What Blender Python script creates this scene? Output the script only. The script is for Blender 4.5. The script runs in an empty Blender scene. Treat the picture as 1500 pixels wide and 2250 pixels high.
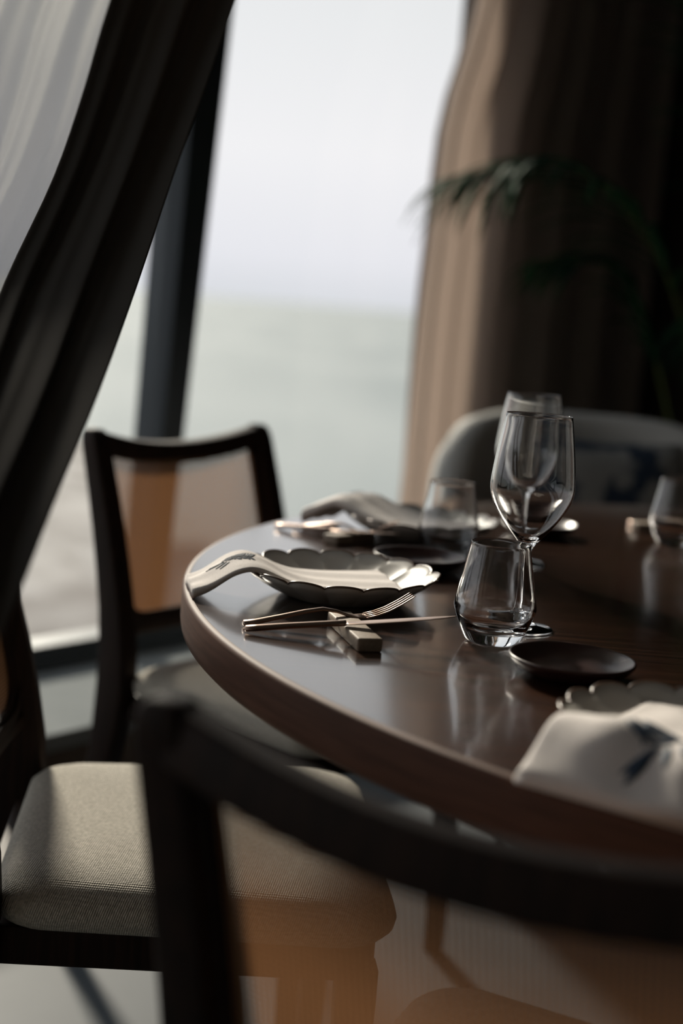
import bpy, math, random
from math import sin, cos, pi, radians, sqrt
from mathutils import Vector, Matrix
random.seed(7)
S = bpy.context.scene
C = S.collection

# ---------------------------------------------------------------- camera
cd = bpy.data.cameras.new('camera'); cam = bpy.data.objects.new('camera', cd); C.objects.link(cam)
cd.sensor_fit = 'VERTICAL'; cd.sensor_height = 36.0; cd.lens = 50.0
cd.clip_start = 0.05; cd.clip_end = 6000
PITCH, ROLL, HC = radians(8.2935), radians(4.6), 1.063
F = Vector((0, cos(PITCH), -sin(PITCH))); RT = Vector((1, 0, 0)); UP = RT.cross(F)
X = cos(ROLL)*RT + sin(ROLL)*UP; Y = -sin(ROLL)*RT + cos(ROLL)*UP; Z = -F
cam.matrix_world = Matrix(((X.x, Y.x, Z.x, 0), (X.y, Y.y, Z.y, 0), (X.z, Y.z, Z.z, HC), (0, 0, 0, 1)))
cd.dof.use_dof = True; cd.dof.focus_distance = 1.40; cd.dof.aperture_fstop = 2.2
S.camera = cam
S.view_settings.view_transform = 'Standard'; S.view_settings.look = 'None'
S.view_settings.gamma = 1.0; S.view_settings.exposure = 0.0
S.view_settings.use_curve_mapping = False
S.cycles.use_denoising = True
S.cycles.max_bounces = 14; S.cycles.transmission_bounces = 12; S.cycles.transparent_max_bounces = 24
S.cycles.sample_clamp_indirect = 14.0

# ---------------------------------------------------------------- sky and sun
w = bpy.data.worlds.new('sky'); S.world = w; w.use_nodes = True
nt = w.node_tree; nt.nodes.clear()
o_ = nt.nodes.new('ShaderNodeOutputWorld'); b_ = nt.nodes.new('ShaderNodeBackground')
tc = nt.nodes.new('ShaderNodeTexCoord'); sp = nt.nodes.new('ShaderNodeSeparateXYZ'); rp = nt.nodes.new('ShaderNodeValToRGB')
nt.links.new(tc.outputs['Generated'], sp.inputs[0]); nt.links.new(sp.outputs['Z'], rp.inputs[0])
e = rp.color_ramp.elements
e[0].position = 0.0; e[0].color = (.66, .665, .71, 1)
e[1].position = 0.03; e[1].color = (.76, .75, .80, 1)
for p_, c_ in ((.10, (.84, .82, .845, 1)), (.22, (.76, .76, .775, 1)), (.6, (.62, .66, .71, 1))):
    q = e.new(p_); q.color = c_
b_.inputs[1].default_value = 1.2
nt.links.new(rp.outputs[0], b_.inputs[0]); nt.links.new(b_.outputs[0], o_.inputs[0])
sd = bpy.data.lights.new('sun', 'SUN'); sd.energy = 5.6; sd.angle = radians(6); sd.color = (1.0, .90, .76)
sun = bpy.data.objects.new('sun', sd); C.objects.link(sun)
SUN = Vector((-.36, .93, .50)).normalized()
sun.rotation_euler = SUN.to_track_quat('Z', 'Y').to_euler()

# ---------------------------------------------------------------- materials
def mat(name, col=(.5, .5, .5), rough=.5, metal=0., **kw):
    m = bpy.data.materials.new(name); m.use_nodes = True
    p = m.node_tree.nodes['Principled BSDF']
    p.inputs['Base Color'].default_value = (*col, 1); p.inputs['Roughness'].default_value = rough
    p.inputs['Metallic'].default_value = metal
    for k, v in kw.items(): p.inputs[k.replace('_', ' ')].default_value = v
    return m
def N(m, t, **kw):
    n = m.node_tree.nodes.new(t)
    for k, v in kw.items(): setattr(n, k, v)
    return n
def L(m, a, b): m.node_tree.links.new(a, b)
def P(m): return m.node_tree.nodes['Principled BSDF']
def coords(m, scale=(1, 1, 1), rot=(0, 0, 0), src='Object'):
    t = N(m, 'ShaderNodeTexCoord'); mp = N(m, 'ShaderNodeMapping')
    mp.inputs['Scale'].default_value = scale; mp.inputs['Rotation'].default_value = rot
    L(m, t.outputs[src], mp.inputs[0]); return mp.outputs[0]
def noise_color(m, c1, c2, vec, scale=5, detail=6, lo=.35, hi=.65, distortion=0):
    n = N(m, 'ShaderNodeTexNoise'); n.inputs['Scale'].default_value = scale; n.inputs['Detail'].default_value = detail
    n.inputs['Distortion'].default_value = distortion
    L(m, vec, n.inputs['Vector']); r = N(m, 'ShaderNodeValToRGB')
    r.color_ramp.elements[0].position = lo; r.color_ramp.elements[1].position = hi
    r.color_ramp.elements[0].color = (*c1, 1); r.color_ramp.elements[1].color = (*c2, 1)
    L(m, n.outputs[0], r.inputs[0]); L(m, r.outputs[0], P(m).inputs['Base Color'])
    return n, r
def bump(m, h, strength=.2, dist=.002):
    b = N(m, 'ShaderNodeBump'); b.inputs['Strength'].default_value = strength; b.inputs['Distance'].default_value = dist
    L(m, h, b.inputs['Height']); L(m, b.outputs[0], P(m).inputs['Normal']); return b

def wood(name, c1, c2, scale, rot=(0, 0, 0), rough=.35, **kw):
    m = mat(name, c1, rough, **kw); v = coords(m, scale, rot)
    n, r = noise_color(m, c1, c2, v, 6, 8, .32, .68, .4); bump(m, n.outputs[0], .12, .001); return m
M = {}
M['table'] = wood('dark_walnut', (.011, .0045, .0025), (.066, .026, .012), (.7, 22, 2), (0, 0, radians(-4)), .24, Coat_Weight=1., Coat_Roughness=.10)
P(M['table']).inputs['Specular IOR Level'].default_value = .5
M['edge'] = wood('walnut_edge', (.082, .037, .023), (.125, .058, .037), (2, 2, 30), rough=.6, Specular_IOR_Level=.16)
M['chair'] = wood('stained_chair_wood', (.012, .0062, .0042), (.030, .0145, .009), (24, 24, 1.5), rough=.6, Specular_IOR_Level=.2)
M['rest'] = wood('pale_block_wood', (.26, .20, .15), (.36, .28, .21), (40, 40, 40), rough=.6)
M['lacquer'] = mat('brown_lacquer', (.040, .014, .011), .32)
M['metal'] = mat('rose_metal', (.36, .26, .21), .32, 1.0)
M['frame'] = mat('dark_window_metal', (.030, .038, .046), .42, .3)
M['glass'] = mat('clear_glass', (1, 1, 1), .0, Transmission_Weight=1., IOR=1.47)
M['thread'] = mat('navy_thread', (.03, .055, .095), .7)
def fabric(name, c1, c2, sc, bs=.5, dist=.0012, rough=.85):
    m = mat(name, c1, rough); v = coords(m, rot=(.35, .3, .2))
    n, r = noise_color(m, c1, c2, v, sc, 3, .3, .7)
    w1 = N(m, 'ShaderNodeTexWave'); w1.inputs['Scale'].default_value = sc*.55; w1.inputs['Distortion'].default_value = 1.5; w1.bands_direction = 'X'
    w2 = N(m, 'ShaderNodeTexWave'); w2.inputs['Scale'].default_value = sc*.55; w2.inputs['Distortion'].default_value = 1.5; w2.bands_direction = 'Y'
    L(m, v, w1.inputs[0]); L(m, v, w2.inputs[0])
    a = N(m, 'ShaderNodeMath', operation='ADD'); L(m, w1.outputs[1], a.inputs[0]); L(m, w2.outputs[1], a.inputs[1])
    a2 = N(m, 'ShaderNodeMath', operation='ADD'); L(m, a.outputs[0], a2.inputs[0]); L(m, n.outputs[0], a2.inputs[1])
    bump(m, a2.outputs[0], bs, dist); P(m).inputs['Sheen Weight'].default_value = .15; return m
M['seat'] = fabric('oatmeal_weave', (.38, .35, .29), (.62, .57, .49), 260, .55, .0014)
M['linen'] = fabric('white_linen', (.78, .715, .675), (.86, .795, .76), 500, .25, .0005)
M['armchair'] = fabric('pale_upholstery', (.50, .49, .46), (.60, .585, .55), 200, .3)
# stoneware glaze with a brown line where the glaze thins at the lip
m = mat('grey_stoneware', (.36, .345, .32), .27, Specular_IOR_Level=.32, Coat_Weight=.08, Coat_Roughness=.08); M['plate'] = m
v = coords(m); noise_color(m, (.50, .475, .44), (.60, .575, .535), v, 18, 5)
M['lip'] = mat('brown_glaze_lip', (.13, .085, .06), .25)
# cane webbing: strands with real gaps
def cane_mat():
    m = mat('cane_webbing', (.34, .195, .105), .55); nt = m.node_tree
    t = N(m, 'ShaderNodeTexCoord'); s = N(m, 'ShaderNodeSeparateXYZ'); L(m, t.outputs['Object'], s.inputs[0])
    def gap(out, pitch, frac):
        a = N(m, 'ShaderNodeMath', operation='MULTIPLY'); a.inputs[1].default_value = 1/pitch; L(m, out, a.inputs[0])
        b = N(m, 'ShaderNodeMath', operation='FRACT'); L(m, a.outputs[0], b.inputs[0])
        c = N(m, 'ShaderNodeMath', operation='LESS_THAN'); c.inputs[1].default_value = frac; L(m, b.outputs[0], c.inputs[0]); return c.outputs[0]
    g = N(m, 'ShaderNodeMath', operation='MULTIPLY'); L(m, gap(s.outputs['X'], .0042, .70), g.inputs[0]); L(m, gap(s.outputs['Z'], .0042, .70), g.inputs[1])
    tl = N(m, 'ShaderNodeBsdfTranslucent'); tl.inputs[0].default_value = (.46, .225, .10, 1)
    mx = N(m, 'ShaderNodeMixShader'); mx.inputs[0].default_value = .34
    L(m, P(m).outputs[0], mx.inputs[1]); L(m, tl.outputs[0], mx.inputs[2])
    tr = N(m, 'ShaderNodeBsdfTransparent'); mx2 = N(m, 'ShaderNodeMixShader')
    L(m, g.outputs[0], mx2.inputs[0]); L(m, mx.outputs[0], mx2.inputs[1]); L(m, tr.outputs[0], mx2.inputs[2])
    L(m, mx2.outputs[0], nt.nodes['Material Output'].inputs[0]); return m
M['cane'] = cane_mat()
def cloth_trans(name, c, tcol, mixf, holes=0.):
    m = mat(name, c, .9); v = coords(m, (1, 1, 1))
    tl = N(m, 'ShaderNodeBsdfTranslucent'); tl.inputs[0].default_value = (*tcol, 1)
    mx = N(m, 'ShaderNodeMixShader'); mx.inputs[0].default_value = mixf
    L(m, P(m).outputs[0], mx.inputs[1]); L(m, tl.outputs[0], mx.inputs[2]); out = mx.outputs[0]
    if holes:
        tr = N(m, 'ShaderNodeBsdfTransparent'); m2 = N(m, 'ShaderNodeMixShader'); m2.inputs[0].default_value = holes
        L(m, out, m2.inputs[1]); L(m, tr.outputs[0], m2.inputs[2]); out = m2.outputs[0]
    L(m, out, m.node_tree.nodes['Material Output'].inputs[0]); return m
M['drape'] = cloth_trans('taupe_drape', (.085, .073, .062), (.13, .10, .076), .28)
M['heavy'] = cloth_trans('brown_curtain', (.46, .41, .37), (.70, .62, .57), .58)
M['sheer'] = cloth_trans('sheer_voile', (.40, .39, .36), (.60, .58, .53), .5, .48)
# window pane: clear with the faint mirror of real glass
m = mat('window_glass'); M['pane'] = m
lw = N(m, 'ShaderNodeLayerWeight'); lw.inputs[0].default_value = .5
pw = N(m, 'ShaderNodeMath', operation='POWER'); pw.inputs[1].default_value = 5.; L(m, lw.outputs['Facing'], pw.inputs[0])
fr = N(m, 'ShaderNodeMath', operation='MULTIPLY_ADD'); fr.inputs[1].default_value = .9; fr.inputs[2].default_value = .03; L(m, pw.outputs[0], fr.inputs[0])
tr = N(m, 'ShaderNodeBsdfTransparent'); gl = N(m, 'ShaderNodeBsdfGlossy'); gl.inputs['Roughness'].default_value = .0
tr.inputs[0].default_value = (.97, .98, .975, 1)
mx = N(m, 'ShaderNodeMixShader'); L(m, fr.outputs[0], mx.inputs[0]); L(m, tr.outputs[0], mx.inputs[1]); L(m, gl.outputs[0], mx.inputs[2])
L(m, mx.outputs[0], m.node_tree.nodes['Material Output'].inputs[0])
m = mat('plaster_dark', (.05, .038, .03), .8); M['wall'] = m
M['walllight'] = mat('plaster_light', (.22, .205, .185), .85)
m = mat('ledge_stone', (.42, .42, .41), .9, Specular_IOR_Level=.08); M['ledge'] = m; noise_color(m, (.21, .23, .235), (.27, .29, .295), coords(m), 4, 5)
m = mat('brown_plinth', (.11, .082, .062), .7); M['plinth'] = m
m = mat('floor_stone', (.16, .18, .20), .6, Specular_IOR_Level=.25); M['floor'] = m
v = coords(m); n, r = noise_color(m, (.055, .065, .075), (.085, .098, .11), v, 3, 6)
m = mat('ceiling_paint', (.40, .38, .35), .9); M['ceil'] = m
m = mat('sea_water', (.42, .46, .455), .8, Specular_IOR_Level=.15); M['sea'] = m
v = coords(m, (.02, .004, 1)); noise_color(m, (.235, .265, .270), (.305, .330, .330), v, 3, 6)
m = mat('pebble_shore', (.3, .26, .23), .9); M['shore'] = m
v = coords(m, (.5, .25, 1)); noise_color(m, (.13, .112, .10), (.33, .31, .295), v, 1.3, 5, .38, .62)
m = mat('palm_leaf', (.014, .058, .026), .75, Specular_IOR_Level=.12); M['leaf'] = m
noise_color(m, (.012, .055, .032), (.030, .100, .038), coords(m), 6, 3)
tl = N(m, 'ShaderNodeBsdfTranslucent'); tl.inputs[0].default_value = (.06, .17, .03, 1); mx = N(m, 'ShaderNodeMixShader'); mx.inputs[0].default_value = .3
L(m, P(m).outputs[0], mx.inputs[1]); L(m, tl.outputs[0], mx.inputs[2]); L(m, mx.outputs[0], m.node_tree.nodes['Material Output'].inputs[0])
M['stem'] = mat('palm_stem', (.10, .13, .03), .5)
M['tip'] = mat('dry_leaf_tip', (.42, .22, .05), .6)
M['pot'] = mat('dark_planter', (.03, .028, .026), .5); M['soil'] = mat('soil', (.02, .014, .01), .95)
m = mat('blue_blossom_print', (.42, .41, .39), .85); M['print'] = m
n, r = noise_color(m, (.03, .05, .085), (.34, .34, .33), coords(m), 11, 3, .44, .52)

# ---------------------------------------------------------------- mesh helpers
def mesh(name, V, Fc, material, parent=None, smooth=True, bevel=0, sub=0, solid=0, loc=None, seg=3):
    me = bpy.data.meshes.new(name); me.from_pydata([tuple(v) for v in V], [], Fc); me.validate(); me.update()
    import bmesh
    bm = bmesh.new(); bm.from_mesh(me); bmesh.ops.recalc_face_normals(bm, faces=bm.faces); bm.to_mesh(me); bm.free()
    if smooth:
        for p in me.polygons: p.use_smooth = True
    for mm in (material if isinstance(material, (list, tuple)) else [material]): me.materials.append(mm)
    o = bpy.data.objects.new(name, me); C.objects.link(o)
    if parent: o.parent = parent
    if loc: o.location = loc
    if solid:
        s = o.modifiers.new('s', 'SOLIDIFY'); s.thickness = solid; s.offset = 0
    if bevel:
        b = o.modifiers.new('b', 'BEVEL'); b.width = bevel; b.segments = seg; b.limit_method = 'ANGLE'; b.angle_limit = radians(40)
        b.harden_normals = False
    if sub:
        s = o.modifiers.new('u', 'SUBSURF'); s.levels = sub; s.render_levels = sub
    return o
def tag(o, label, cat, group=None, kind=None):
    o['label'] = label; o['category'] = cat
    if group: o['group'] = group
    if kind: o['kind'] = kind
    return o
def empty(name, loc=(0, 0, 0), rz=0):
    o = bpy.data.objects.new(name, None); C.objects.link(o); o.location = loc; o.rotation_euler = (0, 0, rz)
    o.empty_display_size = .05; return o
def struct(o): o['kind'] = 'structure'; return o
class MB:
    def __init__(s): s.v = []; s.f = []
    def add(s, V, Fc):
        k = len(s.v); s.v += [Vector(v) for v in V]; s.f += [[i+k for i in f] for f in Fc]
    def box(s, a, b):
        (x0, y0, z0), (x1, y1, z1) = a, b
        s.hexa([(x0, y0, z0), (x1, y0, z0), (x1, y1, z0), (x0, y1, z0)], [(x0, y0, z1), (x1, y0, z1), (x1, y1, z1), (x0, y1, z1)])
    def hexa(s, lo, hi):
        s.add(list(lo)+list(hi), [(3, 2, 1, 0), (4, 5, 6, 7), (0, 1, 5, 4), (1, 2, 6, 5), (2, 3, 7, 6), (3, 0, 4, 7)])
    def lathe(s, prof, n=96, closed=False):
        V = []; Fc = []
        for r, z in prof:
            for i in range(n): a = 2*pi*i/n; V.append((r*cos(a), r*sin(a), z))
        m_ = len(prof)
        for j in range(m_-1 if not closed else m_):
            j2 = (j+1) % m_
            for i in range(n): k = (i+1) % n; Fc.append((j*n+i, j*n+k, j2*n+k, j2*n+i))
        if not closed:
            if prof[0][0] > 0: Fc.append(tuple(range(n))[::-1])
            if prof[-1][0] > 0: Fc.append(tuple(range((m_-1)*n, m_*n)))
        s.add(V, Fc)
    def sweep(s, secs):
        """secs: list of loops of equal length, capped"""
        n = len(secs[0]); V = [p for q in secs for p in q]; Fc = []
        for j in range(len(secs)-1):
            for i in range(n): k = (i+1) % n; Fc.append((j*n+i, j*n+k, (j+1)*n+k, (j+1)*n+i))
        Fc.append(tuple(range(n))[::-1]); Fc.append(tuple(range((len(secs)-1)*n, len(secs)*n)))
        s.add(V, Fc)
    def tube(s, pts, rad, n=10):
        pts = [Vector(p) for p in pts]; secs = []; rr = rad if isinstance(rad, (list, tuple)) else [rad]*len(pts)
        up = Vector((.13, .21, 1)).normalized()
        for i, p in enumerate(pts):
            t = (pts[min(i+1, len(pts)-1)]-pts[max(i-1, 0)]).normalized()
            a = t.cross(up)
            if a.length < .05: a = t.cross(Vector((1, 0, 0)))
            a.normalize(); b = t.cross(a); up = up if abs(t.dot(up)) < .95 else b
            secs.append([p+a*rr[i]*cos(2*pi*k/n)+b*rr[i]*sin(2*pi*k/n) for k in range(n)])
        s.sweep(secs)
    def grid(s, fn, nu, nv):
        V = [fn(i/nu, j/nv) for j in range(nv+1) for i in range(nu+1)]
        Fc = [(j*(nu+1)+i, j*(nu+1)+i+1, (j+1)*(nu+1)+i+1, (j+1)*(nu+1)+i) for j in range(nv) for i in range(nu)]
        s.add(V, Fc)
    def build(s, name, material, parent=None, **kw): return mesh(name, s.v, s.f, material, parent, **kw)
def lerp(a, b, t): return a+(b-a)*t
def interp(T, x):
    """smooth interpolation through table T of (x, y...)"""
    if x <= T[0][0]: return T[0][1:]
    if x >= T[-1][0]: return T[-1][1:]
    for i in range(len(T)-1):
        if T[i][0] <= x <= T[i+1][0]:
            t = (x-T[i][0])/(T[i+1][0]-T[i][0]); p0 = T[max(i-1, 0)]; p1 = T[i]; p2 = T[i+1]; p3 = T[min(i+2, len(T)-1)]
            out = []
            for k in range(1, len(p1)):
                m1 = (p2[k]-p0[k])/max(p2[0]-p0[0], 1e-9)*(p2[0]-p1[0]); m2 = (p3[k]-p1[k])/max(p3[0]-p1[0], 1e-9)*(p2[0]-p1[0])
                out.append((2*t**3-3*t*t+1)*p1[k]+(t**3-2*t*t+t)*m1+(-2*t**3+3*t*t)*p2[k]+(t**3-t*t)*m2)
            return tuple(out)

# ---------------------------------------------------------------- the room
P0 = Vector((-.613, 3.09, 0)); U = Vector((.629, .777, 0)).normalized(); IN = Vector((.777, -.629, 0)).normalized()
def W(t, s, z): return P0+U*t+IN*s+Vector((0, 0, z))       # t along the window wall, s into the room
T0, T1, DEP, HT = -6.6, 2.55, 6.2, 2.95
def slab(name, t0, t1, s0, s1, z0, z1, m, parent=None, **kw):
    b = MB(); b.hexa([W(t0, s0, z0), W(t1, s0, z0), W(t1, s1, z0), W(t0, s1, z0)], [W(t0, s0, z1), W(t1, s0, z1), W(t1, s1, z1), W(t0, s1, z1)])
    return b.build(name, m, parent, smooth=False, **kw)
struct(slab('floor', T0-.2, T1+.2, -.3, DEP+.2, -.12, 0, M['floor']))
struct(slab('ceiling', T0-.2, T1+.2, -.3, DEP+.2, HT, HT+.12, M['ceil']))
struct(slab('wall_far', T1, T1+.2, -.3, DEP+.2, 0, HT, M['wall']))
struct(slab('wall_near', T0-.2, T0, -.3, DEP+.2, 0, HT, M['walllight']))
struct(slab('wall_right', T0, T1, DEP, DEP+.2, 0, HT, M['walllight']))
struct(slab('wall_window', 1.47, T1, -.10, 0, 0, HT, M['wall']))
struct(slab('trim_1', T0, T1, .0, .36, .0, .17, M['plinth']))          # plinth under the ledge
struct(slab('trim_2', T0, T1, .0, .365, .17, .205, M['ledge'], bevel=.004))   # ledge top
struct(slab('trim_3', T0, 1.47, -.24, 0, 0, .198, M['plinth']))
struct(slab('trim_4', T0, 1.47, -.24, 0, 2.7, HT, M['wall']))
# window: frame, mullions and one pane per bay
win = struct(empty('window_1', W(0, 0, 0)))
def wbuild(b, name, m, **kw):
    return b.build(name, m, win, **kw)
off = W(0, 0, 0)
def sh(b):
    b.v = [v-off for v in b.v]; return b
b = MB(); b.hexa([W(T0, -.10, .2), W(1.47, -.10, .2), W(1.47, .0, .2), W(T0, .0, .2)], [W(T0, -.10, .232), W(1.47, -.10, .232), W(1.47, .0, .232), W(T0, .0, .232)])
sh(b).build('bottom_rail', M['frame'], win, smooth=False, bevel=.003)
b = MB(); b.hexa([W(T0, -.09, .232), W(1.47, -.09, .232), W(1.47, -.015, .232), W(T0, -.015, .232)], [W(T0, -.09, .258), W(1.47, -.09, .258), W(1.47, -.015, .258), W(T0, -.015, .258)])
sh(b).build('glazing_bead', M['frame'], win, smooth=False, bevel=.003)
b = MB(); b.hexa([W(T0, -.10, 2.62), W(1.47, -.10, 2.62), W(1.47, .0, 2.62), W(T0, .0, 2.62)], [W(T0, -.10, 2.7), W(1.47, -.10, 2.7), W(1.47, .0, 2.7), W(T0, .0, 2.7)])
sh(b).build('top_rail', M['frame'], win, smooth=False, bevel=.003)
mull = [.291, -1.62, -3.53, -5.44]
for tm in mull:
    b = MB(); k = 2.62-.258; l0 = .015; r0 = -.02
    # the post widens slightly upward, as in the photograph
    b.hexa([W(tm-.02, -.095, .258), W(tm+.035, -.095, .258), W(tm+.035, 0, .258), W(tm-.02, 0, .258)],
           [W(tm+.05, -.095, 2.62), W(tm+.205, -.095, 2.62), W(tm+.205, 0, 2.62), W(tm+.07, 0, 2.62)])
    sh(b).build('mullion', M['frame'], win, smooth=False, bevel=.002)
ed = [T0]+sorted(mull)+[1.47]
for a, c in zip(ed[:-1], ed[1:]):
    b = MB(); b.hexa([W(a, -.055, .258), W(c, -.055, .258), W(c, -.049, .258), W(a, -.049, .258)], [W(a, -.055, 2.62), W(c, -.055, 2.62), W(c, -.049, 2.62), W(a, -.049, 2.62)])
    sh(b).build('pane', M['pane'], win, smooth=False)

# outside
b = MB(); b.grid(lambda u, v: Vector((lerp(-3500, 3500, u), lerp(-60, 5200, v), -9.0)), 4, 4)
o = b.build('sea', M['sea'], smooth=False); struct(o)
b = MB()
def shore(u, v):
    y = lerp(2.2, 62, v); xr = -1.2-.105*y+.35*sin(y*.55)+.5*sin(y*.21+1); return Vector((lerp(-60, xr, u), y, -3.1-.16*u*u*y*.25-.9*u**8))
b.grid(shore, 30, 60); o = b.build('shore', M['shore']); struct(o)

# ---------------------------------------------------------------- curtains
def curtain(name, fn, nu, nv, m, label, hooks=True):
    b = MB(); b.grid(fn, nu, nv); b.v = [Vector((p.x, p.y, max(p.z, .003))) for p in b.v]; o = b.build(name, m, solid=.0015)
    return tag(o, label, 'curtain')
EDGE = [(0.21, 1.035), (.57, 1.04), (1.04, 1.045), (1.30, 1.065), (1.58, 1.09), (1.73, 1.15), (1.89, 1.20), (2.3, 1.30), (2.66, 1.36)]
def right_curtain(u, v):
    z = lerp(.215, 2.66, v); te = interp(EDGE, z)[0]; te2 = 2.38
    t = lerp(te, te2, u); ph = u*2*pi*9.0+.4*sin(z*1.3)
    return W(t+.012*sin(2*ph), .115+.048*sin(ph)+.018*sin(ph*.5+z), z)
curtain('curtain', right_curtain, 360, 24, M['heavy'], 'heavy brown curtain hanging in pleats beside the window, behind the palm')
# drape swept to the left across the window near the camera: centre line and width at heights
def cpx(px, py, y):      # place on the view ray at distance y (metres ahead)
    q = (X*((px-750)/3125)+Y*(-(py-1125)/3125)+F); k = y/q.y; return Vector((0, 0, HC))+q*k
DR = [(0, Vector((-.345, 2.20, 2.05)), Vector((-.165, 2.32, 2.05)))]
rows = []
for py, xl, xr, d in ((-1850, 860, 1150, 2.50), (-1200, 640, 915, 2.34), (-700, 480, 752, 2.2), (-350, 365, 630, 2.05), (0, 238, 510, 1.88), (200, 178, 440, 1.74), (390, 112, 370, 1.58), (620, 4, 292, 1.38), (850, -85, 208, 1.18), (1100, -200, 105, 1.02), (1320, -290, 18, .94), (1650, -480, -130, .90), (2000, -560, -330, .9), (2600, -680, -440, .91), (3300, -780, -520, .92), (4000, -840, -560, .93)):
    rows.append((py, cpx(xl, py, d*.97), cpx(xr, py, d)))
DT = [(i/(len(rows)-1), *r[1], *r[2]) for i, r in enumerate(rows)]
def drape(u, v):
    q = interp(DT, v); a = Vector(q[:3]); b_ = Vector(q[3:]); p = a.lerp(b_, u)
    ph = u*2*pi*2.1+.7*sin(v*2.2); nrm = Vector((.5, -.85, 0))
    return p+nrm*(.010*sin(ph)+.004*sin(2.3*ph+1))
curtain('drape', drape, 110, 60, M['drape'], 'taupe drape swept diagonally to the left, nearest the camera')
def sheer(u, v):
    q = interp(DT, v); a = Vector(q[:3]); b_ = Vector(q[3:]); d = (b_-a); p = a-d*1.5+d*(1.58*u)+Vector((-.02, .05, 0))
    ph = u*2*pi*3.1+.9*sin(v*3)+1.2; nrm = Vector((.4, -.9, 0))
    return p+nrm*(.020*sin(ph)+.006*sin(2.7*ph))
curtain('sheer_curtain', sheer, 140, 50, M['sheer'], 'thin pale sheer curtain left of the taupe drape, in the top left corner')
q0, q1 = rows[0][1], rows[0][2]; dq = q1-q0
b = MB(); b.tube([q0-dq*2.2+Vector((0, 0, .01)), q1+dq*.3+Vector((0, 0, .01))], .013, 12); tag(b.build('drape_rail', M['frame']), 'dark rail near the ceiling that carries the drape and the sheer curtain', 'rail')
for nm, t0, t1, s_, lab in (('curtain_rail', -6.2, 2.5, .115, 'slim dark curtain rail above the windows'),):
    b = MB(); b.tube([W(t0, s_, 2.70), W(t1, s_, 2.70)], .012, 12); tag(b.build(nm, M['frame']), lab, 'rail')

# ---------------------------------------------------------------- table
TC = Vector((.7525, 1.634, 0)); TR, TZ = .926, .75
tbl = tag(empty('dining_table', TC), 'large round dark walnut dining table set for a meal', 'table')
prof = [(0, TZ), (TR-.03, TZ), (TR-.006, TZ), (TR-.003, TZ-.0008), (TR-.001, TZ-.0025), (TR, TZ-.005)]
top = MB(); top.lathe([(.0005, TZ-.049)]+[(TR-.012, TZ-.049), (TR-.006, TZ-.048), (TR-.001, TZ-.043), (TR, TZ-.036), (TR, TZ-.005), (TR-.001, TZ-.0025), (TR-.003, TZ-.0008), (TR-.007, TZ), (TR-.0075, TZ), (TR-.05, TZ), (.0005, TZ)], 256)
o = top.build('tabletop', [M['table'], M['edge']], tbl)
for p in o.data.polygons:
    c = p.center
    if sqrt(c.x**2+c.y**2) > TR-.006 and c.z < TZ-.0002: p.material_index = 1
b = MB(); b.lathe([(.001, 0), (.34, 0), (.345, .01), (.34, .03), (.16, .06), (.12, .10), (.10, .35), (.12, .6), (.22, .695), (.24, .7), (.001, .7)], 96)
b.build('pedestal', M['chair'], tbl)

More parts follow.
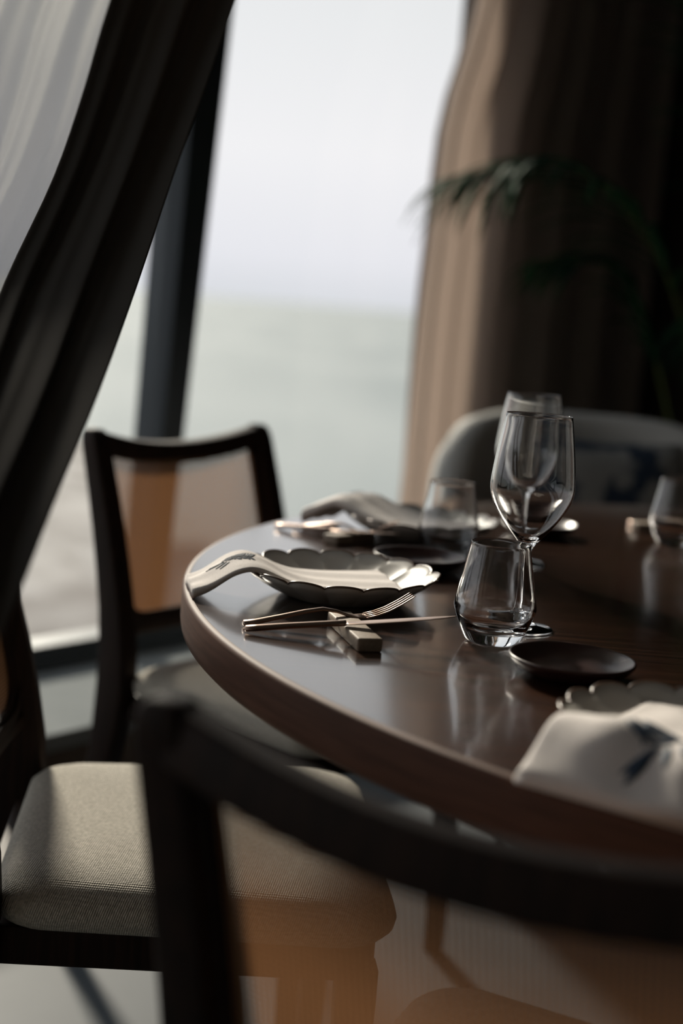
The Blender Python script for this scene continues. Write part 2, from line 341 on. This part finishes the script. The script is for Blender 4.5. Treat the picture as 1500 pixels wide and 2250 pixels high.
# ---------------------------------------------------------------- chairs
def rect(cx, cy, cz, hx, ax, hy, ay, r=.35):
    """rounded rectangle loop around a centre with half-extents along two axes"""
    pts = []; c = Vector((cx, cy, cz)); ax = Vector(ax); ay = Vector(ay)
    for sx, sy, a0 in ((1, 1, 0), (-1, 1, 90), (-1, -1, 180), (1, -1, 270)):
        rr = min(hx, hy)*r
        for k in range(4):
            a = radians(a0+30*k); pts.append(c+ax*(sx*(hx-rr)+rr*cos(a))+ay*(sy*(hy-rr)+rr*sin(a)))
    return pts
BW = .197
def back_y(z): return interp([(.0, -.335), (.15, -.275), (.30, -.225), (.43, -.205), (.52, -.208), (.62, -.226), (.72, -.252), (.84, -.288)], z)[0]
def make_chair(label):
    t = tag(empty('cane_dining_chair'), label, 'chair', 'cane-backed chairs around the table')
    for sx in (-1, 1):
        secs = []
        for z in (0, .08, .16, .24, .32, .38, .44, .50, .56, .62, .68, .74, .79, .815, .830, .838):
            wd = interp([(0, .013, .015), (.3, .018, .024), (.42, .019, .031), (.56, .019, .026), (.84, .018, .018)], z)
            k = 1 if z < .82 else (.9 if z < .835 else .62)
            secs.append(rect(sx*BW, back_y(z), z, wd[0]*k, (1, 0, 0), wd[1]*k, (0, 1, 0)))
        b = MB(); b.sweep(secs); b.build('rear_leg', M['chair'], t)
        secs = []
        for z, w_ in ((0, .013), (.15, .016), (.30, .019), (.36, .021), (.399, .021)):
            secs.append(rect(sx*(.195), .185, z, w_, (1, 0, 0), w_, (0, 1, 0)))
        b = MB(); b.sweep(secs); b.build('front_leg', M['chair'], t)
    secs = []
    for i in range(33):
        x = lerp(-BW-.008, BW+.008, i/32); q = 1-(x/BW)**2; q = max(q, 0)
        zc = .838-.018-.028*q; yc = back_y(.82)-.020*q
        hh = .018
        k = 1 if 0 < i < 32 else .7
        secs.append(rect(x, yc, zc, hh*k, (0, .12, .99), .0135*k, (0, 1, -.12)))
    b = MB(); b.sweep(secs); b.build('top_rail', M['chair'], t)
    # rounded outline of the webbing frame
    def outline(inset):
        hx = BW-.012-inset; zt = .788; zb = .532+inset; r = .045; pts = []
        pts.append((-hx, zt+.012))
        for z in (.74, .70, .66, .62): pts.append((-hx, z))
        for k in range(7): a = radians(180+15*k); pts.append((-hx+r+r*cos(a), zb+r+r*sin(a)))
        for x in (-.06, 0, .06): pts.append((x, zb-.002))
        for k in range(7): a = radians(270+15*k); pts.append((hx-r+r*cos(a), zb+r+r*sin(a)))
        for z in (.62, .66, .70, .74): pts.append((hx, z))
        pts.append((hx, zt+.012)); return pts
    def surf(x, z): return Vector((x, back_y(z)-.020*max(0, 1-(x/BW)**2), z))
    def frame_loop(inset, w_, d, nm, m_):
        pts = outline(inset); P3 = [surf(*p) for p in pts]; secs = []
        for i, p in enumerate(P3):
            tt = (P3[min(i+1, len(P3)-1)]-P3[max(i-1, 0)]).normalized(); nn = Vector((0, 1, .25)).normalized(); a = tt.cross(nn).normalized()
            secs.append(rect(*p, w_, a, d, nn))
        bb = MB(); bb.sweep(secs); bb.build(nm, m_, t)
    frame_loop(.003, .0060, .012, 'panel_frame', M['chair'])
    frame_loop(.011, .0028, .007, 'webbing_bead', M['chair'])
    b = MB()
    def cane(u, v):
        z = lerp(.543, .797, v); hx = BW-.025; r = .045
        d = .543+r-z
        if d > 0: hx = hx-r+sqrt(max(r*r-d*d, 0))
        return surf(lerp(-hx, hx, u), z)
    b.grid(cane, 20, 40); b.build('cane_panel', M['cane'], t, solid=.0012)
    # lower back rail
    secs = []
    for i in range(17):
        x = lerp(-BW, BW, i/16); q = max(1-(x/BW)**2, 0)
        secs.append(rect(x, back_y(.532)-.020*q, .524-.004*q, .010, (0, 0, 1), .012, (0, 1, 0)))
    b = MB(); b.sweep(secs); b.build('lower_rail', M['chair'], t)
    # seat frame: four boards in one mesh, rounded corners
    def loop(hx0, hx1, y0, y1, r, z, n=8):
        pts = []
        for (cx, cy, a0) in ((hx1-r, y1-r, 0), (-hx1+r, y1-r, 90), (-hx0+r, y0+r, 180), (hx0-r, y0+r, 270)):
            for k in range(n+1): a = radians(a0+90*k/n); pts.append((cx+r*cos(a), cy+r*sin(a), z))
        return pts
    b = MB(); b.sweep([loop(.190, .205, -.205, .205, .03, z) for z in (.385, .389, .421, .425)]); b.build('seat_frame', M['chair'], t, bevel=.002)
    secs = []
    for g, z in ((.004, .424), (-.001, .428), (-.007, .436), (-.009, .446), (-.006, .456), (.003, .465), (.018, .472), (.045, .477), (.09, .481), (.14, .483), (.185, .484)):
        secs.append(loop(.198-g, .216-g, -.180+g, .216-g, max(.05-g*.2, .012), z))
    b = MB(); b.sweep(secs); b.build('seat_cushion', M['seat'], t)
    # side stretchers
    return t
def copy_tree(o, label=None):
    c = o.copy(); C.objects.link(c)
    if label: c['label'] = label
    for ch in list(o.children):
        d = ch.copy(); C.objects.link(d); d.parent = c
        for g in list(ch.children):
            h = g.copy(); C.objects.link(h); h.parent = d
    return c
def put(o, x, y, fx, fy, z=0):
    o.location = (x, y, z); o.rotation_euler = (0, 0, math.atan2(fy, fx)-pi/2)
chairC = make_chair('dark wooden chair in the foreground seen from behind its open cane back')
put(chairC, .218, .937, .45, .89)
chairA = copy_tree(chairC, 'cane-backed wooden chair standing by the window, its whole webbing panel in view')
put(chairA, -.052, 2.225, .80, -.60)
chairB = copy_tree(chairC, 'wooden chair with sunlit beige seat at lower left, its back cut off')
put(chairB, -.152, 1.545, .9945, .1045)

# upholstered tub armchair at the far side
arm = tag(empty('tub_armchair', (.56, 2.95, 0), radians(190)), 'pale upholstered armchair with rounded back across the table', 'armchair')
# local +Y faces the table (rotated), build shell as thick curved wall
def shell_section(a):      # a from -pi*.62 .. pi*.62, 0 = back centre (local -Y)
    return a
b = MB(); secs = []
NA = 60
for i in range(NA+1):
    a = lerp(-1.95, 1.95, i/NA); f_ = abs(a)/1.95
    topz = interp([(0, .862), (.30, .858), (.45, .84), (.58, .79), (.70, .71), (.85, .64), (1, .61)], f_)[0]
    ro, ri = .375, .295
    cx, cy = sin(a), -cos(a)
    pts = []
    for rr, z in ((ro-.03, .18), (ro-.005, .20), (ro, .26), (ro+.012, topz-.10), (ro+.010, topz-.04), (ro-.006, topz-.012), ((ro+ri)/2, topz), (ri+.012, topz-.012), (ri-.004, topz-.04), (ri-.008, topz-.12), (ri, .26), (ri+.02, .18)):
        pts.append(Vector((cx*rr, cy*rr*.92, z)))
    secs.append(pts)
b.sweep(secs); b.build('back_shell', M['armchair'], arm)
b = MB(); b.lathe([(.001, .24), (.255, .24), (.27, .26), (.272, .40), (.255, .435), (.20, .452), (.001, .46)], 64); b.build('seat', M['armchair'], arm)
for sx, sy in ((-1, -1), (1, -1), (-1, 1), (1, 1)):
    b = MB(); b.sweep([rect(sx*(.20+.03*(1-k)), sy*(.17+.02*(1-k)), z, r_, (1, 0, 0), r_, (0, 1, 0), 1) for k, z, r_ in ((0, 0, .011), (1, .26, .019))]); b.build('leg', M['chair'], arm)
cu = tag(empty('patterned_cushion', (.60, 2.96, .46), radians(190)), 'square cushion with blue blossom print leaning in the pale armchair', 'cushion')
b = MB()
def pillow(side):
    def fn(u, v):
        x = 2*u-1; z = 2*v-1; e_ = max(0, (1-x**4)*(1-z**4))**.5
        k = 1-.06*(1-abs(x*z))
        return Vector((x*.18*k, side*.06*e_-.12-.10*(z*.5), .185+z*.17*k))
    return fn
b.grid(pillow(1), 20, 20); b.grid(pillow(-1), 20, 20); o = b.build('cover', M['print'], cu)

# ---------------------------------------------------------------- palm
palm = tag(empty('potted_palm', (.98, 3.92, 0)), 'tall potted palm with drooping fronds in the dark corner beside the curtain', 'plant')
b = MB(); b.lathe([(.001, 0), (.17, 0), (.18, .01), (.215, .40), (.225, .42), (.205, .42), (.19, .38), (.001, .38)], 48); b.build('pot', M['pot'], palm)
b = MB(); b.lathe([(.001, .375), (.192, .375), (.17, .395), (.001, .40)], 32); b.build('soil', M['soil'], palm)
def frond(base, ctrl, n_leaf, ll, drop, seed, nm='frond'):
    """a stem from base through control points, leaflets hanging from its outer part"""
    rnd = random.Random(seed); T = [(i/(len(ctrl)-1), *c) for i, c in enumerate(ctrl)]
    pts = [Vector(interp(T, k/24)) for k in range(25)]
    b = MB(); b.tube(pts, [lerp(.008, .002, k/24) for k in range(25)], 6); st = b.build(nm, M['stem'], palm)
    b = MB()
    for i in range(n_leaf):
        f_ = .42+.58*(i/(n_leaf-1)); p = Vector(interp(T, f_)); p2 = Vector(interp(T, min(1, f_+.02))); p1 = Vector(interp(T, f_-.02))
        t = (p2-p1).normalized(); sd_ = t.cross(Vector((0, 0, 1))).normalized()
        for s_ in (-1, 1):
            l_ = ll*sin(pi*min(1, (f_-.30)/.75))**.6*rnd.uniform(.85, 1.1); wd = .0115*rnd.uniform(.8, 1.2)
            d = (sd_*s_*rnd.uniform(.35, .8)+t*.95+Vector((0, 0, .02))).normalized(); q = p.copy(); secs = []
            nseg = 8
            for k in range(nseg+1):
                h = k/nseg; wv = wd*(sin(pi*min(1, .12+h*.93))**.7)+.0008
                a = d.cross(Vector((0, 0, 1))).normalized(); up = a.cross(d)
                secs.append([q-a*wv-up*wv*.35, q+up*.0012, q+a*wv-up*wv*.35, q-up*.0012])
                d = (d+Vector((0, 0, -drop*(.5+h)/nseg*rnd.uniform(.8, 1.2)))).normalized(); q = q+d*l_/nseg
            b.sweep(secs)
    b.build('leaflets', M['leaf'], st)
fr_ = [
    # base point and control points are relative to the pot
    ([(0, 0, .39), (-.05, -.05, .9), (-.22, -.16, 1.26), (-.50, -.32, 1.45), (-.77, -.48, 1.385)], 19, .38, 1.4, 1),
    ([(.02, 0, .39), (.03, -.01, 1.0), (-.03, -.05, 1.6), (-.22, -.12, 1.95), (-.55, -.2, 2.05)], 15, .38, 1.2, 2),
    ([(.03, .02, .39), (.10, .02, 1.0), (.22, .05, 1.5), (.42, .10, 1.75), (.7, .1, 1.7)], 14, .36, 1.5, 3),
    ([(-.03, 0, .39), (-.08, .02, .75), (-.18, .03, 1.05), (-.30, .0, 1.22), (-.5, -.06, 1.22)], 13, .30, 1.6, 4),
    ([(.0, -.03, .39), (.06, -.10, .9), (.14, -.25, 1.25), (.25, -.42, 1.38), (.36, -.60, 1.30)], 14, .32, 1.7, 5),
    ([(.0, .03, .39), (.02, .08, 1.1), (.0, .12, 1.8), (.10, .1, 2.3), (.3, .05, 2.5)], 14, .36, 1.3, 6),
    ([(.02, -.02, .39), (.02, -.05, .75), (.0, -.15, 1.0), (-.05, -.3, 1.12), (-.12, -.45, 1.05)], 12, .26, 1.8, 8),
    ([(-.01, -.02, .39), (.0, -.06, 1.0), (-.02, -.12, 1.5), (-.05, -.28, 1.85), (-.10, -.5, 1.95)], 14, .36, 1.7, 9),
]
for ctrl, nl, ll, dr_, sdv in fr_: frond(None, ctrl, nl, ll, dr_, sdv)

# ---------------------------------------------------------------- tableware
def scalloped_plate(label, x, y, rz):
    t = empty('scalloped_plate', (x, y, TZ), rz); tag(t, label, 'plate', 'scalloped stoneware plates')
    NL = 16; n = NL*14
    pi_ = [(.001, .0065), (.030, .0065), (.050, .007), (.058, .0085), (.068, .0125), (.080, .0185), (.092, .0255), (.1015, .0330)]
    po_ = [(.1035, .0330), (.094, .0235), (.083, .0155), (.072, .009), (.061, .0035), (.0565, .0012), (.053, .0), (.048, .0), (.046, .0015), (.001, .0015)]
    def pt(r, z, a):
        k = abs(cos(NL*a/2)); f_ = max(0, min(1, (r-.052)/.05)); lob = (k**.55)
        rr = r-(.0055*(1-lob))*f_
        zz = z-(.0052*(1-lob))*f_**2+(.0022*(1-lob))*f_*(1-f_)*4
        return Vector((rr*cos(a)*1.05, rr*sin(a)*1.05, zz*.96))
    V = []; Fc = []; pr = pi_+po_
    for r, z in pr:
        for i in range(n): V.append(pt(r, z, 2*pi*i/n))
    for j in range(len(pr)-1):
        for i in range(n): k = (i+1) % n; Fc.append((j*n+i, j*n+k, (j+1)*n+k, (j+1)*n+i))
    mesh('glazed_body', V, Fc, M['plate'], t)
    V = []; Fc = []; m_ = 8
    for j in range(m_):
        aa = 2*pi*j/m_
        for i in range(n): V.append(pt(.1025+.0014*cos(aa), .0330+.0012*sin(aa), 2*pi*i/n))
    for j in range(m_):
        for i in range(n): k = (i+1) % n; Fc.append((j*n+i, j*n+k, ((j+1) % m_)*n+k, ((j+1) % m_)*n+i))
    lp = mesh('brown_lip', V, Fc, M['lip'], t); lp['label'] = 'thin brown edge of the glaze'
    return t
plate1 = scalloped_plate('grey scalloped plate in the centre, in focus, with white napkin lying across it', .004, 1.515, .05)
plate2 = scalloped_plate('farthest scalloped plate, under the shaded napkin near the window', .111, 1.957, .13)
plate3 = scalloped_plate('scalloped plate cut by the right picture edge, beside the sunlit napkin', .280, 1.015, .2)

HN = [(-.058, .0200), (-.02, .0190), (.02, .0190), (.045, .0215), (.065, .0275), (.082, .0360), (.096, .0410), (.108, .0415), (.122, .0370), (.138, .0270), (.150, .0190), (.164, .0125)]
def napkin(label, px, py, ang, side, H_, wd=.112, thick=.0075, seed=0, slope=0, amp=1., taper=1., emb=(.126, .4), es=1.):
    """ang: direction (world) from the plate centre outwards; side: sideways offset of the strip's middle"""
    t = tag(empty('napkin', (px, py, TZ), ang), label, 'napkin', 'folded linen napkins')
    rnd = random.Random(seed); ph = [rnd.uniform(0, 6) for _ in range(6)]
    s0, s1 = H_[0][0], H_[-1][0]
    def h(s, v):
        base = interp(H_, s)[0]; k = max(0, min(1, (s-.03)/.05))*max(0, min(1, (s1-s)/.03+.25))
        rip = (.0012*sin(6*v*pi*.5+s*14+ph[0])+.0006*sin(14*v+40*s+ph[1]))*k*amp
        rip += .0009*sin(2*pi*v*2.3+ph[2]+s*20)
        arch = -.0045*(2*v-1)**2*k*.8-slope*(v)*k
        return base+rip+arch
    def top_(s, v):
        y = side+(v-.5)*wd*lerp(1, taper, max(0, min(1, (s-.03)/(s1-.03))))
        return Vector((s+.004*(v-.5)*sin(ph[3]), y, h(s, v)))
    NU, NV = 90, 28; V = []; Fc = []
    # closed section around the strip, rounded long edges
    def ring(s, k=1.0):
        pts = []; th = interp([(s0, thick*.75), (.05, thick*.8), (.12, thick), (s1, thick*1.7)], s)[0]*k
        for j in range(NV+1): pts.append(top_(s, j/NV))
        e1 = top_(s, 1); e0 = top_(s, 0)
        for q in range(1, 6): a = pi*q/6; pts.append(e1+Vector((0, .45*th*sin(a), -th/2+th/2*cos(a))))
        for j in range(NV, -1, -1):
            p = top_(s, j/NV); pts.append(Vector((p.x, p.y, max(p.z-th, .0004))))
        for q in range(1, 6): a = pi*q/6; pts.append(e0+Vector((0, -.45*th*sin(a), -th/2-th/2*cos(a))))
        for p in pts: p.z = max(p.z, .0004)
        return pts
    b = MB(); b.sweep([ring(lerp(s0, s1, i/NU)) for i in range(NU+1)])
    b.build('cloth', M['linen'], t)
    # embroidered sprig
    b = MB(); sc_ = 1.0
    def P_(a, c): 
        s = emb[0]+a*es; v = emb[1]-c*2.4*es/wd
        q = top_(s, v); return q+Vector((0, 0, .0004))
    def leaf(a0, c0, a1, c1, wv):
        L_ = math.hypot(a1-a0, c1-c0); nx, ny = -(c1-c0)/L_, (a1-a0)/L_; secs_u = []; secs_l = []
        K = 6
        pts = []
        for k in range(K+1):
            f_ = k/K; ww = 1.7*wv*sin(pi*f_)+.0001; pts.append((lerp(a0, a1, f_), lerp(c0, c1, f_), ww))
        V_ = []; 
        for a, c, ww in pts:
            V_ += [P_(a+nx*ww, c+ny*ww), P_(a, c)+Vector((0, 0, .0003)), P_(a-nx*ww, c-ny*ww), P_(a, c)-Vector((0, 0, .0006))]
        secs = [V_[4*i:4*i+4] for i in range(K+1)]; b.sweep(secs)
    rr_ = random.Random(3)
    for k in range(17):
        f_ = k/16; a = lerp(-.019, .004, f_); c = -.002+.006*f_*f_
        l_ = .0075*(1-.35*f_)
        leaf(a, c, a-l_*.85, c+l_*rr_.uniform(.45, 1.0)+.001, .00035); leaf(a, c, a-l_*.5, c-l_*rr_.uniform(.2, .6), .0003)
    leaf(.006, .004, -.024, .0075, .0004)
    leaf(.004, .002, .020, .004, .0006); leaf(.004, .001, .017, .0055, .0004); leaf(.002, .0, .012, -.001, .0004); leaf(.0, -.002, .009, -.004, .0004)
    em = b.build('embroidery', M['thread'], t, smooth=True); em['label'] = 'dark blue embroidered sprig'
    return t
napkin('white folded napkin in focus, draped from the centre plate to the table rim', .004, 1.515, radians(196), -.002, HN, wd=.100, seed=1, thick=.0065, emb=(.124, .60), taper=.66, es=1.15)
H2 = [(-.085, .0225), (-.05, .022), (.0, .0235), (.03, .028), (.062, .038), (.088, .048), (.106, .0500), (.122, .0445), (.138, .037), (.150, .031), (.158, .026)]
napkin('shaded napkin on the farthest plate, backlit by the window', .111, 1.957, radians(150), .01, H2, wd=.104, taper=.8, seed=2, thick=.012, amp=.35)
H3 = [(-.06, .0215), (-.02, .0205), (.03, .022), (.055, .029), (.075, .038), (.092, .0455), (.108, .046), (.122, .038), (.138, .022), (.15, .0115)]
napkin('pale crumpled napkin with blue sprig at the lower right edge of the picture', .280, 1.015, radians(235), -.004, H3, wd=.128, seed=5, thick=.010, amp=2.6, emb=(.108, .66), es=1.7)

def saucer(label, x, y):
    b = MB(); b.lathe([(.001, .004), (.020, .0042), (.034, .006), (.046, .0105), (.0535, .0170), (.0550, .0185), (.0563, .0186), (.0568, .0175), (.0560, .0150), (.050, .0085), (.040, .003), (.030, .0008), (.028, 0), (.001, 0)], 96)
    o = b.build('sauce_dish', M['lacquer']); o.location = (x, y, TZ); tag(o, label, 'dish', 'small brown lacquer dishes'); return o
saucer('small brown round dish beside the centre plate, left of the tumbler', .100, 1.716)
saucer('small brown round dish near the armchair, behind the wine glass stem', .293, 2.085)
saucer('small dark dish nearest the camera, in front of the wine glass', .216, 1.242)

def cutlery_rest(label, ax, ay, bx, by, wd=.0245, ht=.013):
    d = Vector((bx-ax, by-ay, 0)); l_ = d.length; b = MB()
    b.hexa([(-l_/2, -wd/2, 0), (l_/2, -wd/2, 0), (l_/2, wd/2, 0), (-l_/2, wd/2, 0)], [(-l_/2, -wd/2, ht), (l_/2, -wd/2, ht), (l_/2, wd/2, ht), (-l_/2, wd/2, ht)])
    o = b.build('cutlery_rest', M['rest'], smooth=True, bevel=.0022); o.location = ((ax+bx)/2, (ay+by)/2, TZ); o.rotation_euler = (0, 0, math.atan2(d.y, d.x))
    return tag(o, label, 'cutlery rest', 'wooden cutlery rests')
cutlery_rest('wooden block under the fork and knife in the centre, in focus', .036, 1.272, .006, 1.380)
cutlery_rest('blurred wooden cutlery block in front of the farthest plate', -.012, 1.843, .040, 1.903)
cutlery_rest('wooden cutlery block at the right picture edge, far side of the table', .458, 2.205, .55, 2.235)

def oval(x, y, z, hw, ht, n=12):
    return [Vector((x, y+hw*cos(2*pi*k/n), z+ht*sin(2*pi*k/n)*(1 if sin(2*pi*k/n) > 0 else .8))) for k in range(n)]
def place_line(t, a, b_):
    a = Vector(a); d = (Vector(b_)-a); t.location = a
    t.rotation_euler = (0, -math.atan2(d.z, math.hypot(d.x, d.y)), math.atan2(d.y, d.x))
def make_knife(label):
    t = tag(empty('table_knife'), label, 'knife', 'rose metal table knives')
    secs = [oval(x, 0, z, w_, h_) for x, w_, h_, z in ((0, .0030, .0020, 0), (.001, .0052, .0034, 0), (.012, .0050, .0036, 0), (.04, .0042, .0034, .0004), (.08, .0040, .0032, .0004), (.094, .0042, .0034, .0), (.096, .0030, .003, 0))]
    b = MB(); b.sweep(secs); b.build('handle', M['metal'], t)
    secs = [oval(x, y, z, w_, h_) for x, y, w_, h_, z in ((.094, 0, .004, .0018, .0), (.098, -.001, .0075, .0010, .0), (.12, -.001, .0082, .0009, .0), (.15, -.0005, .0080, .0009, 0), (.175, .0005, .0068, .0008, 0), (.19, .0018, .0045, .0007, 0), (.199, .0032, .0018, .0006, 0), (.201, .0038, .0004, .0004, 0))]
    b = MB(); b.sweep(secs); b.build('blade', M['metal'], t); return t
def make_fork(label):
    t = tag(empty('table_fork'), label, 'fork', 'rose metal table forks')
    # height profile: the fork rests on its handle end and over the wooden block
    secs = [oval(x, 0, z, w_, h_) for x, w_, h_, z in ((0, .0030, .0018, 0), (.001, .0052, .0030, 0), (.012, .0050, .0032, .0012), (.035, .0036, .0028, .0065), (.06, .0030, .0024, .0125), (.078, .0030, .0022, .0155), (.092, .0032, .0020, .0135), (.104, .0040, .0017, .0098), (.112, .0080, .0015, .0090), (.122, .0108, .0013, .0095))]
    b = MB(); b.sweep(secs); b.build('handle', M['metal'], t)
    for k in range(4):
        y = -.0090+.0060*k; secs = []
        for x, z, r_ in ((.1205, .0094, .0016), (.130, .0118, .0013), (.142, .0165, .0012), (.154, .0232, .0011), (.166, .0312, .0008), (.168, .0326, .0003)):
            secs.append(oval(x, y*(1+.02*(x-.12)/.05), z, r_, r_*.85, 8))
        b = MB(); b.sweep(secs); b.build('tine', M['metal'], t)
    return t
k1 = make_knife('rose metal knife resting on the wooden block in the centre, in focus')
place_line(k1, (-.082, 1.310, TZ+.0036), (.110, 1.318, TZ+.0285))
f1 = make_fork('rose metal fork with raised tines beside the centre plate')
place_line(f1, (-.086, 1.334, TZ+.0034), (.070, 1.372, TZ+.0045))
k2 = copy_tree(k1, 'blurred knife on the block before the farthest plate')
place_line(k2, (-.089, 1.944, TZ+.0036), (.085, 1.828, TZ+.0235))
f2 = copy_tree(f1, 'blurred fork lying between the far knife and the farthest plate')
place_line(f2, (-.064, 1.948, TZ+.0034), (.066, 1.858, TZ+.0045))
k3 = copy_tree(k1, 'knife end glinting at the right, on the far side of the table')
place_line(k3, (.462, 2.262, TZ+.0036), (.575, 2.125, TZ+.020))

def make_tumbler(label):
    b = MB()
    outer = [(.0005, 0), (.0235, 0), (.0262, .0012), (.0290, .006), (.0345, .018), (.0388, .030), (.0401, .0335), (.0402, .0365), (.0394, .041), (.0360, .058), (.0320, .078), (.0291, .0955), (.0290, .0965)]
    lip = [(.0289, .0982), (.0282, .0985), (.0277, .0975)]
    inner = [(.0304, .078), (.0343, .058), (.0377, .042), (.0382, .036), (.0370, .031), (.0325, .021), (.0260, .0150), (.016, .0128), (.0005, .0122)]
    # smooth the profile with subdivisions
    pr = outer+lip+inner; b.lathe(pr, 128)
    o = b.build('tumbler', M['glass'], sub=1); return tag(o, label, 'glass', 'stemless water tumblers')
def make_wine(label):
    b = MB()
    foot = [(.0005, .0), (.020, .0004), (.0325, .0002), (.0345, .0008), (.0350, .0018), (.0340, .0026), (.024, .0042), (.012, .0068), (.0065, .0105), (.0046, .018), (.0038, .035), (.0036, .055), (.0039, .072), (.0050, .082), (.0085, .0885), (.0160, .0965)]
    outer = [(.0250, .107), (.0330, .1185), (.0393, .130), (.0420, .139), (.0428, .147), (.0422, .156), (.0402, .175), (.0370, .197), (.0334, .2185)]
    lip = [(.0331, .2195), (.0327, .2197), (.0324, .2190)]
    inner = [(.0359, .197), (.0391, .175), (.0411, .156), (.0417, .147), (.0409, .1395), (.0382, .1313), (.0320, .120), (.0240, .1085), (.0150, .0990), (.0075, .0935), (.0005, .0920)]
    b.lathe(foot+outer+lip+inner, 128)
    o = b.build('wine_glass', M['glass'], sub=1); return tag(o, label, 'glass', 'stemmed wine glasses')
t1 = make_tumbler('water tumbler in sharp focus in front of the wine glass'); t1.location = (.156, 1.355, TZ)
t2 = copy_tree(t1, 'blurred water tumbler behind the centre plate, before the farthest plate'); t2.location = (.140, 1.822, TZ)
t3 = copy_tree(t1, 'blurred tumbler cut by the right picture edge'); t3.location = (.496, 2.090, TZ)
w1 = make_wine('tall empty wine glass in sharp focus beside the front tumbler'); w1.location = (.190, 1.425, TZ)
w2 = copy_tree(w1, 'blurred wine glass directly behind the focused wine glass'); w2.location = (.233, 1.815, TZ)
